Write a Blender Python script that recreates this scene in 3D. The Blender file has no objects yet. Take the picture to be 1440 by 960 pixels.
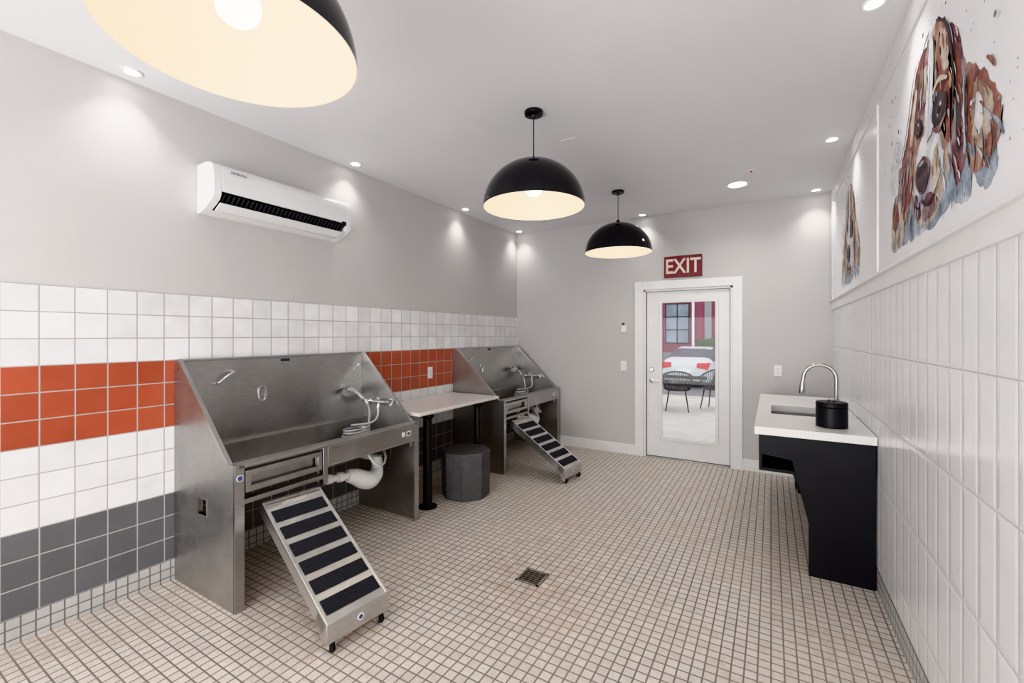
import bpy, bmesh, math, random
from mathutils import Vector, Matrix
random.seed(7)
scene = bpy.context.scene
COL = scene.collection
try:
    scene.view_settings.view_transform = 'Khronos PBR Neutral'
except Exception:
    scene.view_settings.view_transform = 'Standard'
scene.view_settings.exposure = 0.2

# ------------------------------------------------------------------ materials
def C(r, g, b):
    f = lambda v: ((v/255+0.055)/1.055)**2.4 if v/255 > 0.04045 else v/255/12.92
    return (f(r), f(g), f(b), 1.0)

class M:
    def __init__(s, name):
        s.mat = bpy.data.materials.new(name)
        s.mat.use_nodes = True
        s.t = s.mat.node_tree
        s.b = s.t.nodes['Principled BSDF']
        s.tc = s.t.nodes.new('ShaderNodeTexCoord')
        s.P = s.tc.outputs['Object']
    def lk(s, a, b):
        s.t.links.new(a, b)
    def setin(s, sock, v):
        if isinstance(v, bpy.types.NodeSocket): s.lk(v, sock)
        else: sock.default_value = v
    def m(s, op, a, b=None, c=None, clamp=False):
        n = s.t.nodes.new('ShaderNodeMath'); n.operation = op; n.use_clamp = clamp
        s.setin(n.inputs[0], a)
        if b is not None: s.setin(n.inputs[1], b)
        if c is not None: s.setin(n.inputs[2], c)
        return n.outputs[0]
    def mix(s, f, a, b, blend='MIX'):
        n = s.t.nodes.new('ShaderNodeMix'); n.data_type = 'RGBA'; n.blend_type = blend
        s.setin(n.inputs[0], f); s.setin(n.inputs[6], a); s.setin(n.inputs[7], b)
        return n.outputs[2]
    def mr(s, v, a, b, c=0.0, d=1.0):
        n = s.t.nodes.new('ShaderNodeMapRange')
        s.setin(n.inputs[0], v)
        for i, x in enumerate((a, b, c, d)): n.inputs[i+1].default_value = x
        return n.outputs[0]
    def noise(s, scale, detail=3.0, vec=None, stretch=None, rough=0.5):
        v = vec or s.P
        if stretch:
            mp = s.t.nodes.new('ShaderNodeMapping'); mp.inputs['Scale'].default_value = stretch
            s.lk(v, mp.inputs['Vector']); v = mp.outputs[0]
        n = s.t.nodes.new('ShaderNodeTexNoise')
        n.inputs['Scale'].default_value = scale; n.inputs['Detail'].default_value = detail
        n.inputs['Roughness'].default_value = rough
        s.lk(v, n.inputs['Vector'])
        return n.outputs[0]
    def bump(s, h, strength=0.2, dist=0.01):
        n = s.t.nodes.new('ShaderNodeBump'); n.inputs['Strength'].default_value = strength
        n.inputs['Distance'].default_value = dist
        s.lk(h, n.inputs['Height']); s.lk(n.outputs[0], s.b.inputs['Normal'])
    def set(s, **k):
        for kk, v in k.items():
            s.setin(s.b.inputs[kk.replace('_', ' ')], v)
        return s

def simple(name, col, rough=0.5, metal=0.0, var=0.06, scale=8, bump=0.0, stretch=None, spec=0.5):
    m = M(name)
    n = m.noise(scale, 3, stretch=stretch)
    f = m.mr(n, 0.3, 0.7)
    dark = tuple(c*(1-var) for c in col[:3]) + (1,)
    light = tuple(min(1, c*(1+var)) for c in col[:3]) + (1,)
    m.set(Base_Color=m.mix(f, dark, light), Roughness=rough, Metallic=metal)
    m.b.inputs['Specular IOR Level'].default_value = spec
    if bump: m.bump(n, bump, 0.01)
    return m.mat

def emit(name, col, st):
    m = M(name); m.set(Base_Color=col, Emission_Color=col, Emission_Strength=st); return m.mat

def tile_mat(name, ua, va, su, sv, uo, vo, g, cols, grout, rough=0.15, var=0.08, wav=0.12, stain=None, pillow=0.0):
    """cols: list of (z limit, colour) from the bottom up"""
    m = M(name)
    sp = m.t.nodes.new('ShaderNodeSeparateXYZ'); m.lk(m.P, sp.inputs[0])
    U = sp.outputs[ua]; V = sp.outputs[va]
    def cell(S, o, s_):
        q = m.m('DIVIDE', m.m('SUBTRACT', S, o), s_)
        fl = m.m('FLOOR', q); fr = m.m('SUBTRACT', q, fl)
        e = m.m('MULTIPLY', m.m('MINIMUM', fr, m.m('SUBTRACT', 1.0, fr)), s_)
        return fl, e
    fu, eu = cell(U, uo, su); fv, ev = cell(V, vo, sv)
    e = m.m('MINIMUM', eu, ev)
    mask = m.mr(e, g*0.35, g*0.65)
    cx = m.t.nodes.new('ShaderNodeCombineXYZ'); m.lk(fu, cx.inputs[0]); m.lk(fv, cx.inputs[1])
    wn = m.t.nodes.new('ShaderNodeTexWhiteNoise'); wn.noise_dimensions = '2D'; m.lk(cx.outputs[0], wn.inputs['Vector'])
    col = cols[0][1]
    for i in range(1, len(cols)):
        col = m.mix(m.m('GREATER_THAN', V, cols[i-1][0]), col, cols[i][1])
    low = m.noise(9, 3)
    k = m.m('ADD', m.mr(wn.outputs['Value'], 0, 1, 1-var, 1+var*0.6), m.mr(low, 0.3, 0.7, -var*0.6, var*0.6))
    gl = m.t.nodes.new('ShaderNodeCombineXYZ')
    for i in range(3): m.lk(k, gl.inputs[i])
    col = m.mix(1.0, col, gl.outputs[0], 'MULTIPLY')
    gcol = grout
    if stain:
        sn = m.mr(m.noise(1.1, 4, rough=0.65), 0.44, 0.68)
        sn2 = m.mr(m.noise(14, 4, rough=0.7), 0.35, 0.75)
        sn3 = m.mr(m.noise(70, 3, rough=0.7), 0.42, 0.68)
        gcol = m.mix(sn, grout, stain)
        col = m.mix(m.m('MULTIPLY', m.m('MULTIPLY', sn, 0.40), sn2), col, stain)
        col = m.mix(m.m('MULTIPLY', sn2, 0.16), col, C(120, 110, 102))
        col = m.mix(m.m('MULTIPLY', sn3, 0.18), col, C(128, 118, 110))
        vd = m.t.nodes.new('ShaderNodeVectorMath'); vd.operation = 'DISTANCE'
        m.lk(m.P, vd.inputs[0]); vd.inputs[1].default_value = (-1.42, 2.36, 0)
        dm = m.m('MULTIPLY', m.mr(vd.outputs['Value'], 0.05, 0.62, 0.5, 0.0), sn2)
        col = m.mix(dm, col, C(132, 106, 86)); gcol = m.mix(dm, gcol, C(112, 88, 72))
    col = m.mix(mask, gcol, col)
    m.set(Base_Color=col, Roughness=m.mr(mask, 0, 1, 0.75, rough))
    wv = m.noise(11, 2)
    h = m.m('ADD', mask, m.m('MULTIPLY', wv, wav*6))
    if pillow:
        h = m.m('ADD', h, m.m('MULTIPLY', m.mr(e, 0, 0.02), pillow))
    m.bump(h, 0.35, 0.004)
    return m.mat

def steel(name, base=0.5, r0=0.30, r1=0.42, stretch=(3, 3, 60), v=.12):
    m = M(name)
    n = m.noise(4, 4, stretch=stretch); n2 = m.noise(3, 5, rough=0.7); n3 = m.noise(25, 4, rough=.7)
    f = m.m('ADD', m.m('MULTIPLY', n, 0.4), m.m('ADD', m.m('MULTIPLY', n2, 0.4), m.m('MULTIPLY', n3, 0.2)))
    f = m.mr(f, 0.38, 0.62)
    m.set(Base_Color=m.mix(f, (base*(1-v), base*(1-v)*.985, base*(1-v)*.96, 1), (base*(1+v), base*(1+v)*.985, base*(1+v)*.96, 1)),
          Metallic=1.0, Roughness=m.mr(f, 0, 1, r0, r1))
    return m.mat

PAINT = simple('wall_paint_grey', C(203, 201, 200), 0.5, var=0.012, scale=2, bump=0.02)
CEIL = simple('ceiling_paint', C(232, 232, 235), 0.7, var=0.01, scale=2)
WHITE = simple('white_trim_paint', C(236, 236, 236), 0.35, var=0.02)
WPLAST = simple('white_plastic', C(236, 236, 236), 0.3, var=0.02)
WPVC = simple('white_pipe_plastic', C(248, 248, 246), 0.4, var=0.02)
BLACK = simple('black_gloss_metal', C(30, 31, 34), 0.12, var=0.1)
MBLACK = simple('matte_black_metal', C(28, 28, 30), 0.4, var=0.1)
BLKLAM = simple('black_laminate', C(30, 31, 35), 0.42, var=0.15, scale=5, spec=.35)
RUBBER = simple('black_rubber', C(25, 25, 26), 0.7)
GRIP = simple('black_grip_sheet', C(44, 45, 50), 0.85, var=0.5, scale=180, bump=0.5)
DARK = simple('dark_void', C(14, 14, 15), 0.8)
CREAM = simple('cream_enamel', C(248, 240, 224), 0.5, var=0.01)
CHROME = simple('chrome', (0.78, 0.78, 0.8, 1), 0.12, 1.0, var=0.05)
NICKEL = simple('brushed_nickel', (0.5, 0.48, 0.46, 1), 0.28, 1.0, var=0.08, scale=30)
STEEL = steel('brushed_stainless', 0.50)
STEELD = steel('brushed_stainless_dull', 0.44, 0.34, 0.5, v=.16)
STEELR = steel('stainless_ramp', 0.60, 0.32, 0.45)
QUARTZ = simple('white_quartz', C(232, 231, 229), 0.22, var=0.02, scale=60)
LAMTOP = simple('white_laminate_top', C(222, 218, 214), 0.25, var=0.02)
STOOL = simple('grey_moulded_stool', C(90, 90, 92), 0.6, var=0.14, scale=14, bump=0.08)
STOOLT = simple('grey_moulded_stool_top', C(80, 80, 82), 0.55, var=0.12, scale=14, bump=0.08)
CANV = simple('mural_canvas_white', C(240, 240, 242), 0.5, var=0.015, scale=3)
BULB = emit('bulb_glow', (1.0, 0.95, 0.88, 1), 17.0)
LENS = emit('downlight_lens', (1.0, 0.98, 0.95, 1), 12.0)
SIGNRED = simple('sign_maroon', C(124, 48, 56), 0.4, var=0.15, scale=20)
SIGNLET = simple('sign_letters_cream', C(232, 216, 200), 0.4)
BLUE = simple('sticker_blue', C(70, 84, 130), 0.4)
SEAL = simple('grey_rubber_seal', C(90, 90, 92), 0.6)
REDP = simple('red_plastic', C(200, 60, 50), 0.4)

ORANGE = C(176, 86, 62); WT = C(234, 234, 235); GR = C(106, 106, 109)
TILE_L = tile_mat('glazed_tile_left', 1, 2, 0.1335, 0.13725, 0.694, 0.13, 0.006,
                  [(0.5415, GR), (0.953, WT), (1.365, ORANGE), (9, WT)], C(178, 175, 172), 0.12, 0.09, 0.16)
TILE_R = tile_mat('glazed_tile_right', 1, 2, 0.128, 0.38, 1.624, 0.264, 0.005,
                  [(9, C(236, 237, 240))], C(198, 198, 200), 0.2, 0.03, 0.08, pillow=1.0)
TILE_F = tile_mat('mosaic_floor', 0, 1, 0.0525, 0.0525, 0.0, 0.0, 0.0068,
                  [(99, C(222, 214, 206))], C(126, 119, 113), 0.38, 0.07, 0.03, stain=C(168, 138, 116))
TILE_B = tile_mat('mosaic_base_left', 1, 2, 0.0525, 0.0525, 0.0, 0.13-0.0525*3, 0.0065,
                  [(99, C(190, 188, 186))], C(118, 115, 112), 0.4, 0.07, 0.03)

# ------------------------------------------------------------------ geometry helper
def smooth_path(pts, seg=8, closed=False):
    P = [Vector(p) for p in pts]; n = len(P); out = []
    rng = range(n) if closed else range(n-1)
    for i in rng:
        if closed:
            p0, p1, p2, p3 = P[(i-1) % n], P[i], P[(i+1) % n], P[(i+2) % n]
        else:
            p0 = P[max(i-1, 0)]; p1 = P[i]; p2 = P[i+1]; p3 = P[min(i+2, n-1)]
        for k in range(seg):
            t = k/seg
            out.append(0.5*((2*p1)+(-p0+p2)*t+(2*p0-5*p1+4*p2-p3)*t*t+(-p0+3*p1-3*p2+p3)*t**3))
    if not closed: out.append(P[-1].copy())
    return out

class B:
    def __init__(s): s.bm = bmesh.new(); s.mats = []
    def mi(s, mat):
        if mat not in s.mats: s.mats.append(mat)
        return s.mats.index(mat)
    def face(s, vs, i):
        try:
            f = s.bm.faces.new(vs); f.material_index = i; return f
        except ValueError:
            return None
    def prism(s, pts, axis, a0, a1, mat):
        i = s.mi(mat)
        def v(p, a):
            return {'x': (a, p[0], p[1]), 'y': (p[0], a, p[1]), 'z': (p[0], p[1], a)}[axis]
        A = [s.bm.verts.new(v(p, a0)) for p in pts]; Bv = [s.bm.verts.new(v(p, a1)) for p in pts]
        s.face(A[::-1], i); s.face(Bv, i); n = len(pts)
        for k in range(n): s.face([A[k], A[(k+1) % n], Bv[(k+1) % n], Bv[k]], i)
        return s
    def box(s, x0, x1, y0, y1, z0, z1, mat):
        return s.prism([(x0, y0), (x1, y0), (x1, y1), (x0, y1)], 'z', z0, z1, mat)
    def tube(s, pts, r, mat, n=12, closed=False):
        i = s.mi(mat); P = [Vector(p) for p in pts]; L = len(P)
        R = r if isinstance(r, (list, tuple)) else [r]*L
        rings = []; nrm = None
        for k in range(L):
            if closed: t = (P[(k+1) % L]-P[(k-1) % L])
            else: t = P[min(k+1, L-1)]-P[max(k-1, 0)]
            t.normalize()
            if nrm is None:
                nrm = t.orthogonal().normalized()
            else:
                nrm = (nrm - t*nrm.dot(t))
                if nrm.length < 1e-6: nrm = t.orthogonal()
                nrm.normalize()
            bi = t.cross(nrm)
            rings.append([s.bm.verts.new(P[k]+(nrm*math.cos(2*math.pi*j/n)+bi*math.sin(2*math.pi*j/n))*R[k]) for j in range(n)])
        for k in range(L if closed else L-1):
            a = rings[k]; b = rings[(k+1) % L]
            for j in range(n): s.face([a[j], a[(j+1) % n], b[(j+1) % n], b[j]], i)
        if not closed:
            s.face(rings[0][::-1], i); s.face(rings[-1], i)
        return s
    def cyl(s, p0, p1, r, mat, n=24): return s.tube([p0, p1], r, mat, n)
    def lathe(s, prof, mat, c=(0, 0, 0), n=40, axis='z', start=0.0):
        i = s.mi(mat); rings = []
        def pt(r, h, a):
            x, y = r*math.cos(a), r*math.sin(a)
            return {'z': (c[0]+x, c[1]+y, c[2]+h), 'y': (c[0]+x, c[1]+h, c[2]+y), 'x': (c[0]+h, c[1]+x, c[2]+y)}[axis]
        for r, h in prof:
            if r < 1e-6: rings.append([s.bm.verts.new(pt(0, h, 0))])
            else: rings.append([s.bm.verts.new(pt(r, h, start+2*math.pi*j/n)) for j in range(n)])
        for k in range(len(rings)-1):
            a, b = rings[k], rings[k+1]
            for j in range(n):
                j2 = (j+1) % n
                if len(a) == 1 and len(b) == 1: continue
                if len(a) == 1: s.face([a[0], b[j2], b[j]], i)
                elif len(b) == 1: s.face([a[j], a[j2], b[0]], i)
                else: s.face([a[j], a[j2], b[j2], b[j]], i)
        return s
    def sphere(s, c, r, mat, n=20, sc=(1, 1, 1)):
        prof = [(r*math.sin(math.pi*k/12)*sc[0], -r*math.cos(math.pi*k/12)*sc[2]) for k in range(13)]
        prof[0] = (0, prof[0][1]); prof[-1] = (0, prof[-1][1])
        return s.lathe(prof, mat, c, n)
    def xf(s, mtx):
        bmesh.ops.transform(s.bm, matrix=mtx, verts=s.bm.verts); return s
    def obj(s, name, parent=None, loc=(0, 0, 0), rot=(0, 0, 0), bevel=0, ang=35, label=None):
        bmesh.ops.recalc_face_normals(s.bm, faces=s.bm.faces)
        me = bpy.data.meshes.new(name); s.bm.to_mesh(me); s.bm.free()
        for m in s.mats: me.materials.append(m)
        me.shade_smooth(); me.set_sharp_from_angle(angle=math.radians(ang))
        o = bpy.data.objects.new(name, me); COL.objects.link(o)
        o.location = loc; o.rotation_euler = rot
        if parent: o.parent = parent
        if bevel:
            md = o.modifiers.new('bevel', 'BEVEL'); md.width = bevel; md.segments = 2
            md.limit_method = 'ANGLE'; md.angle_limit = math.radians(40)
        if label: o['label'] = label
        return o

def top(o, label, cat, group=None, kind=None):
    o['label'] = label; o['category'] = cat
    if group: o['group'] = group
    if kind: o['kind'] = kind
    return o
def empty(name, loc, label, cat, group=None, rot=(0, 0, 0), kind=None):
    o = bpy.data.objects.new(name, None); o.empty_display_size = 0.1; o.location = loc; o.rotation_euler = rot
    COL.objects.link(o); return top(o, label, cat, group, kind)
def copy_tree(o, loc=None, parent=None, rotz=None):
    c = o.copy(); COL.objects.link(c)
    if parent: c.parent = parent
    if loc is not None: c.location = loc
    if rotz is not None: c.rotation_euler = (0, 0, rotz)
    for ch in o.children: copy_tree(ch, None, c)
    return c
def text(body, size, mat, name, parent, loc, rot, ext=0.001, align='CENTER', sx=1.0, bold=0.0, label=None):
    cu = bpy.data.curves.new(name, 'FONT'); cu.body = body; cu.size = size; cu.extrude = ext
    cu.align_x = align; cu.align_y = 'CENTER'; cu.offset = bold
    t = bpy.data.objects.new('tmp', cu); COL.objects.link(t)
    bpy.context.view_layer.update()
    me = bpy.data.meshes.new_from_object(t.evaluated_get(bpy.context.evaluated_depsgraph_get()))
    bpy.data.objects.remove(t)
    me.materials.clear(); me.materials.append(mat)
    o = bpy.data.objects.new(name, me); COL.objects.link(o)
    o.location = loc; o.rotation_euler = rot; o.scale = (sx, 1, 1); o.parent = parent
    if label: o['label'] = label
    return o
def light(kind, name, parent, loc, energy, col=(1, 0.95, 0.88), **k):
    l = bpy.data.lights.new(name, kind); l.energy = energy; l.color = col
    for a, v in k.items(): setattr(l, a, v)
    o = bpy.data.objects.new(name, l); COL.objects.link(o); o.location = loc; o.parent = parent
    return o

# ------------------------------------------------------------------ room
XL, XR, YB, YF, H = -3.215, 0.555, 5.58, -2.0, 3.0
b = B(); b.box(XL-0.15, XR+0.15, YF, YB+0.15, -0.1, 0, TILE_F)
top(b.obj('floor'), 'beige square mosaic tile floor with grey stained grout', 'floor', kind='structure')
b = B(); b.box(XL-0.15, XR+0.15, YF, YB+0.15, H, H+0.1, CEIL)
top(b.obj('ceiling'), 'smooth white painted ceiling', 'ceiling', kind='structure')
b = B(); b.box(XL-0.15, XL, YF, YB, 0, H, PAINT); b.box(XL, XL+0.010, YF, YB, 0.13, 1.775, TILE_L)
b.box(XL, XL+0.012, YF, YB, 0, 0.13, TILE_B)
top(b.obj('wall_left'), 'grey painted wall with white, orange and grey square tiles', 'wall', kind='structure')
b = B(); b.box(XR, XR+0.15, YF, YB, 0, H, WHITE); b.box(XR-0.010, XR, YF, YB, 0.13, 1.80, TILE_R)
b.box(XR-0.014, XR, YF, YB, 0, 0.13, TILE_B)
top(b.obj('wall_right'), 'white wall clad in tall glossy white tiles', 'wall', kind='structure')
DX0, DX1, DZ = -1.375, -0.375, 2.085
b = B(); b.box(XL-0.15, DX0, YB, YB+0.15, 0, H, PAINT); b.box(DX1, XR+0.15, YB, YB+0.15, 0, H, PAINT)
b.box(DX0, DX1, YB, YB+0.15, DZ, H, PAINT)
top(b.obj('wall_back'), 'light grey painted wall with a doorway', 'wall', kind='structure')
b = B()
b.box(XL+0.012, DX0-0.11, YB-0.015, YB, 0, 0.12, WHITE); b.box(XL+0.012, DX0-0.11, YB-0.011, YB, 0.12, 0.13, WHITE)
b.box(DX1+0.10, XR-0.014, YB-0.015, YB, 0, 0.12, WHITE); b.box(DX1+0.10, XR-0.014, YB-0.011, YB, 0.12, 0.13, WHITE)
top(b.obj('baseboard_back', bevel=0.002), 'white painted wooden baseboard', 'baseboard', kind='structure')
b = B()
b.box(DX0-0.11, DX0, YB-0.02, YB, 0, DZ+0.1, WHITE); b.box(DX1, DX1+0.10, YB-0.02, YB, 0, DZ+0.1, WHITE)
b.box(DX0, DX1, YB-0.02, YB, DZ, DZ+0.1, WHITE)
b.box(DX0, DX0+0.025, YB-0.005, YB+0.15, 0, DZ, WHITE); b.box(DX1-0.025, DX1, YB-0.005, YB+0.15, 0, DZ, WHITE)
b.box(DX0, DX1, YB-0.005, YB+0.15, DZ-0.025, DZ, WHITE)
b.box(DX0+0.025, DX0+0.031, YB+0.018, YB+0.03, 0, DZ-0.03, SEAL)
b.box(DX1-0.031, DX1-0.025, YB+0.018, YB+0.03, 0, DZ-0.03, SEAL)
b.box(DX0+0.025, DX1-0.025, YB, YB+0.14, 0, 0.015, NICKEL)
top(b.obj('trim_1', bevel=0.003), 'white door casing and jamb', 'door frame', kind='structure')
gx0, gx1, gz0, gz1 = -1.165, -0.555, 0.26, 1.92
sx0, sx1 = DX0+0.032, DX1-0.032
y0, y1 = YB+0.03, YB+0.075
b = B()
b.box(sx0, gx0, y0, y1, 0.02, DZ-0.03, WHITE); b.box(gx1, sx1, y0, y1, 0.02, DZ-0.03, WHITE)
b.box(gx0, gx1, y0, y1, 0.02, gz0, WHITE); b.box(gx0, gx1, y0, y1, gz1, DZ-0.03, WHITE)
door = top(b.obj('door_1'), 'white glazed exterior door with a full-length glass pane', 'door', kind='structure')
b = B()
w = 0.03
for (a, c, d, e) in ((gx0-w, gx0+0.005, gz0-w, gz1+w), (gx1-0.005, gx1+w, gz0-w, gz1+w)):
    b.box(a, c, y0-0.014, y0, d, e, WHITE)
b.box(gx0, gx1, y0-0.014, y0, gz0-w, gz0+0.005, WHITE); b.box(gx0, gx1, y0-0.014, y0, gz1-0.005, gz1+w, WHITE)
b.obj('glazing_frame', door, bevel=0.003)
gm = M('door_glass'); gm.b.inputs['Transmission Weight'].default_value = 1.0
gm.set(Base_Color=(0.99, 0.995, 0.995, 1), Roughness=0.0, IOR=1.25)
b = B(); b.box(gx0, gx1, y0+0.018, y0+0.024, gz0, gz1, gm.mat); b.obj('glass_pane', door)
b = B(); hx, hz = -1.285, 0.955
b.lathe([(0, -0.002), (0.028, -0.002), (0.031, -0.008), (0.027, -0.016), (0.010, -0.018), (0.010, -0.045), (0, -0.045)], NICKEL, (hx, y0, hz), 24, 'y')
b.tube(smooth_path([(hx, y0-0.045, hz), (hx+0.02, y0-0.05, hz), (hx+0.06, y0-0.045, hz-0.002), (hx+0.115, y0-0.042, hz-0.006)], 5), 0.009, NICKEL, 10)
b.obj('lever_handle', door, label='brushed nickel lever handle')
b = B(); b.lathe([(0, -0.002), (0.028, -0.002), (0.030, -0.010), (0.022, -0.02), (0, -0.02)], NICKEL, (hx, y0, 1.09), 24, 'y')
b.box(hx-0.004, hx+0.004, y0-0.036, y0-0.018, 1.075, 1.105, NICKEL); b.obj('deadbolt', door, label='brushed nickel deadbolt')
for hz_ in (0.25, 1.05, 1.85):
    b = B(); b.cyl((sx1+0.003, y0-0.006, hz_-0.05), (sx1+0.003, y0-0.006, hz_+0.05), 0.007, NICKEL, 10); b.obj('hinge', door)

b = B()
b.box(XR-0.022, XR, YF, YB, 1.775, 1.875, WHITE); b.box(XR-0.040, XR, YF, YB, 1.858, 1.876, WHITE)
b.box(XR-0.022, XR, YF, YB, 2.87, 3.0, WHITE)
for yy in (-0.85, 1.25, 3.30, 5.46):
    b.box(XR-0.022, XR, yy, yy+0.10, 1.875, 2.87, WHITE)
top(b.obj('trim_2', bevel=0.003), 'white painted wood rail and stile framing', 'trim', kind='structure')

# ------------------------------------------------------------------ murals
def wc(name, a, bb, c, scale=14):
    m = M(name); n = m.noise(scale, 6, rough=0.7); n2 = m.noise(scale*.35, 3)
    col = m.mix(m.mr(n, 0.38, 0.60), a, bb); col = m.mix(m.mr(n2, 0.52, 0.66), col, c)
    m.set(Base_Color=col, Roughness=0.55); return m.mat
W_RED = wc('paint_russet', C(112, 60, 52), C(160, 104, 90), C(206, 170, 152), 16)
W_MAR = wc('paint_maroon', C(84, 44, 52), C(136, 90, 94), C(176, 150, 148), 18)
W_TAN = wc('paint_tan', C(192, 172, 150), C(226, 216, 206), C(156, 126, 108), 14)
W_OCH = wc('paint_ochre', C(156, 124, 88), C(206, 184, 150), C(226, 212, 192), 20)
W_WHT = wc('paint_pale', C(200, 202, 210), C(238, 237, 238), C(172, 176, 194), 10)
W_BLU = wc('paint_bluegrey', C(122, 138, 156), C(178, 188, 200), C(216, 221, 228), 14)
W_DRK = wc('paint_dark', C(32, 28, 36), C(64, 56, 66), C(92, 80, 86), 22)
W_GRY = wc('paint_grey', C(96, 96, 104), C(150, 150, 158), C(120, 120, 130), 22)
W_EYE = simple('paint_eye_brown', C(96, 58, 36), 0.4)

class Art:
    """flat paint layers on the panel, a = metres to the viewer's right, z = height"""
    def __init__(s, ya, fa=1.0): s.b = B(); s.ya = ya; s.fa = fa; s.k = 0
    def V(s, a, z): return (XR-0.0125-s.k*0.00004, s.ya-a*s.fa, 2.34+(z-2.34)*.95)
    def poly(s, pts, mat, jit=0.006, seg=6, smooth=True):
        s.k += 1
        P = smooth_path([(p[0], p[1], 0) for p in pts], seg, True) if smooth else [Vector((p[0], p[1], 0)) for p in pts]
        vs = [s.b.bm.verts.new(s.V(p.x+random.uniform(-jit, jit), p.y+random.uniform(-jit, jit))) for p in P]
        f = s.b.face(vs, s.b.mi(mat))
        if f: bmesh.ops.triangulate(s.b.bm, faces=[f])
    def ell(s, a, z, ra, rz, mat, jit=0.0, n=14, rot=0):
        c, q = math.cos(rot), math.sin(rot)
        s.poly([(a+ra*math.cos(t)*c-rz*math.sin(t)*q, z+ra*math.cos(t)*q+rz*math.sin(t)*c) for t in [2*math.pi*i/n for i in range(n)]], mat, jit, smooth=False)
    def stroke(s, pts, w, mat):
        P = smooth_path([(p[0], p[1], 0) for p in pts], 5); L = len(P); l = []; r = []
        for i, p in enumerate(P):
            t = (P[min(i+1, L-1)]-P[max(i-1, 0)]); t.normalize(); n = Vector((-t.y, t.x, 0))
            ww = w*(0.25+0.75*math.sin(math.pi*(i+0.5)/L))*random.uniform(0.8, 1.2)
            l.append(p+n*ww); r.append(p-n*ww)
        s.k += 1; i_ = s.b.mi(mat)
        lv = [s.b.bm.verts.new(s.V(p.x, p.y)) for p in l]; rv = [s.b.bm.verts.new(s.V(p.x, p.y)) for p in r]
        for j in range(L-1): s.b.face([lv[j], lv[j+1], rv[j+1], rv[j]], i_)

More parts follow.
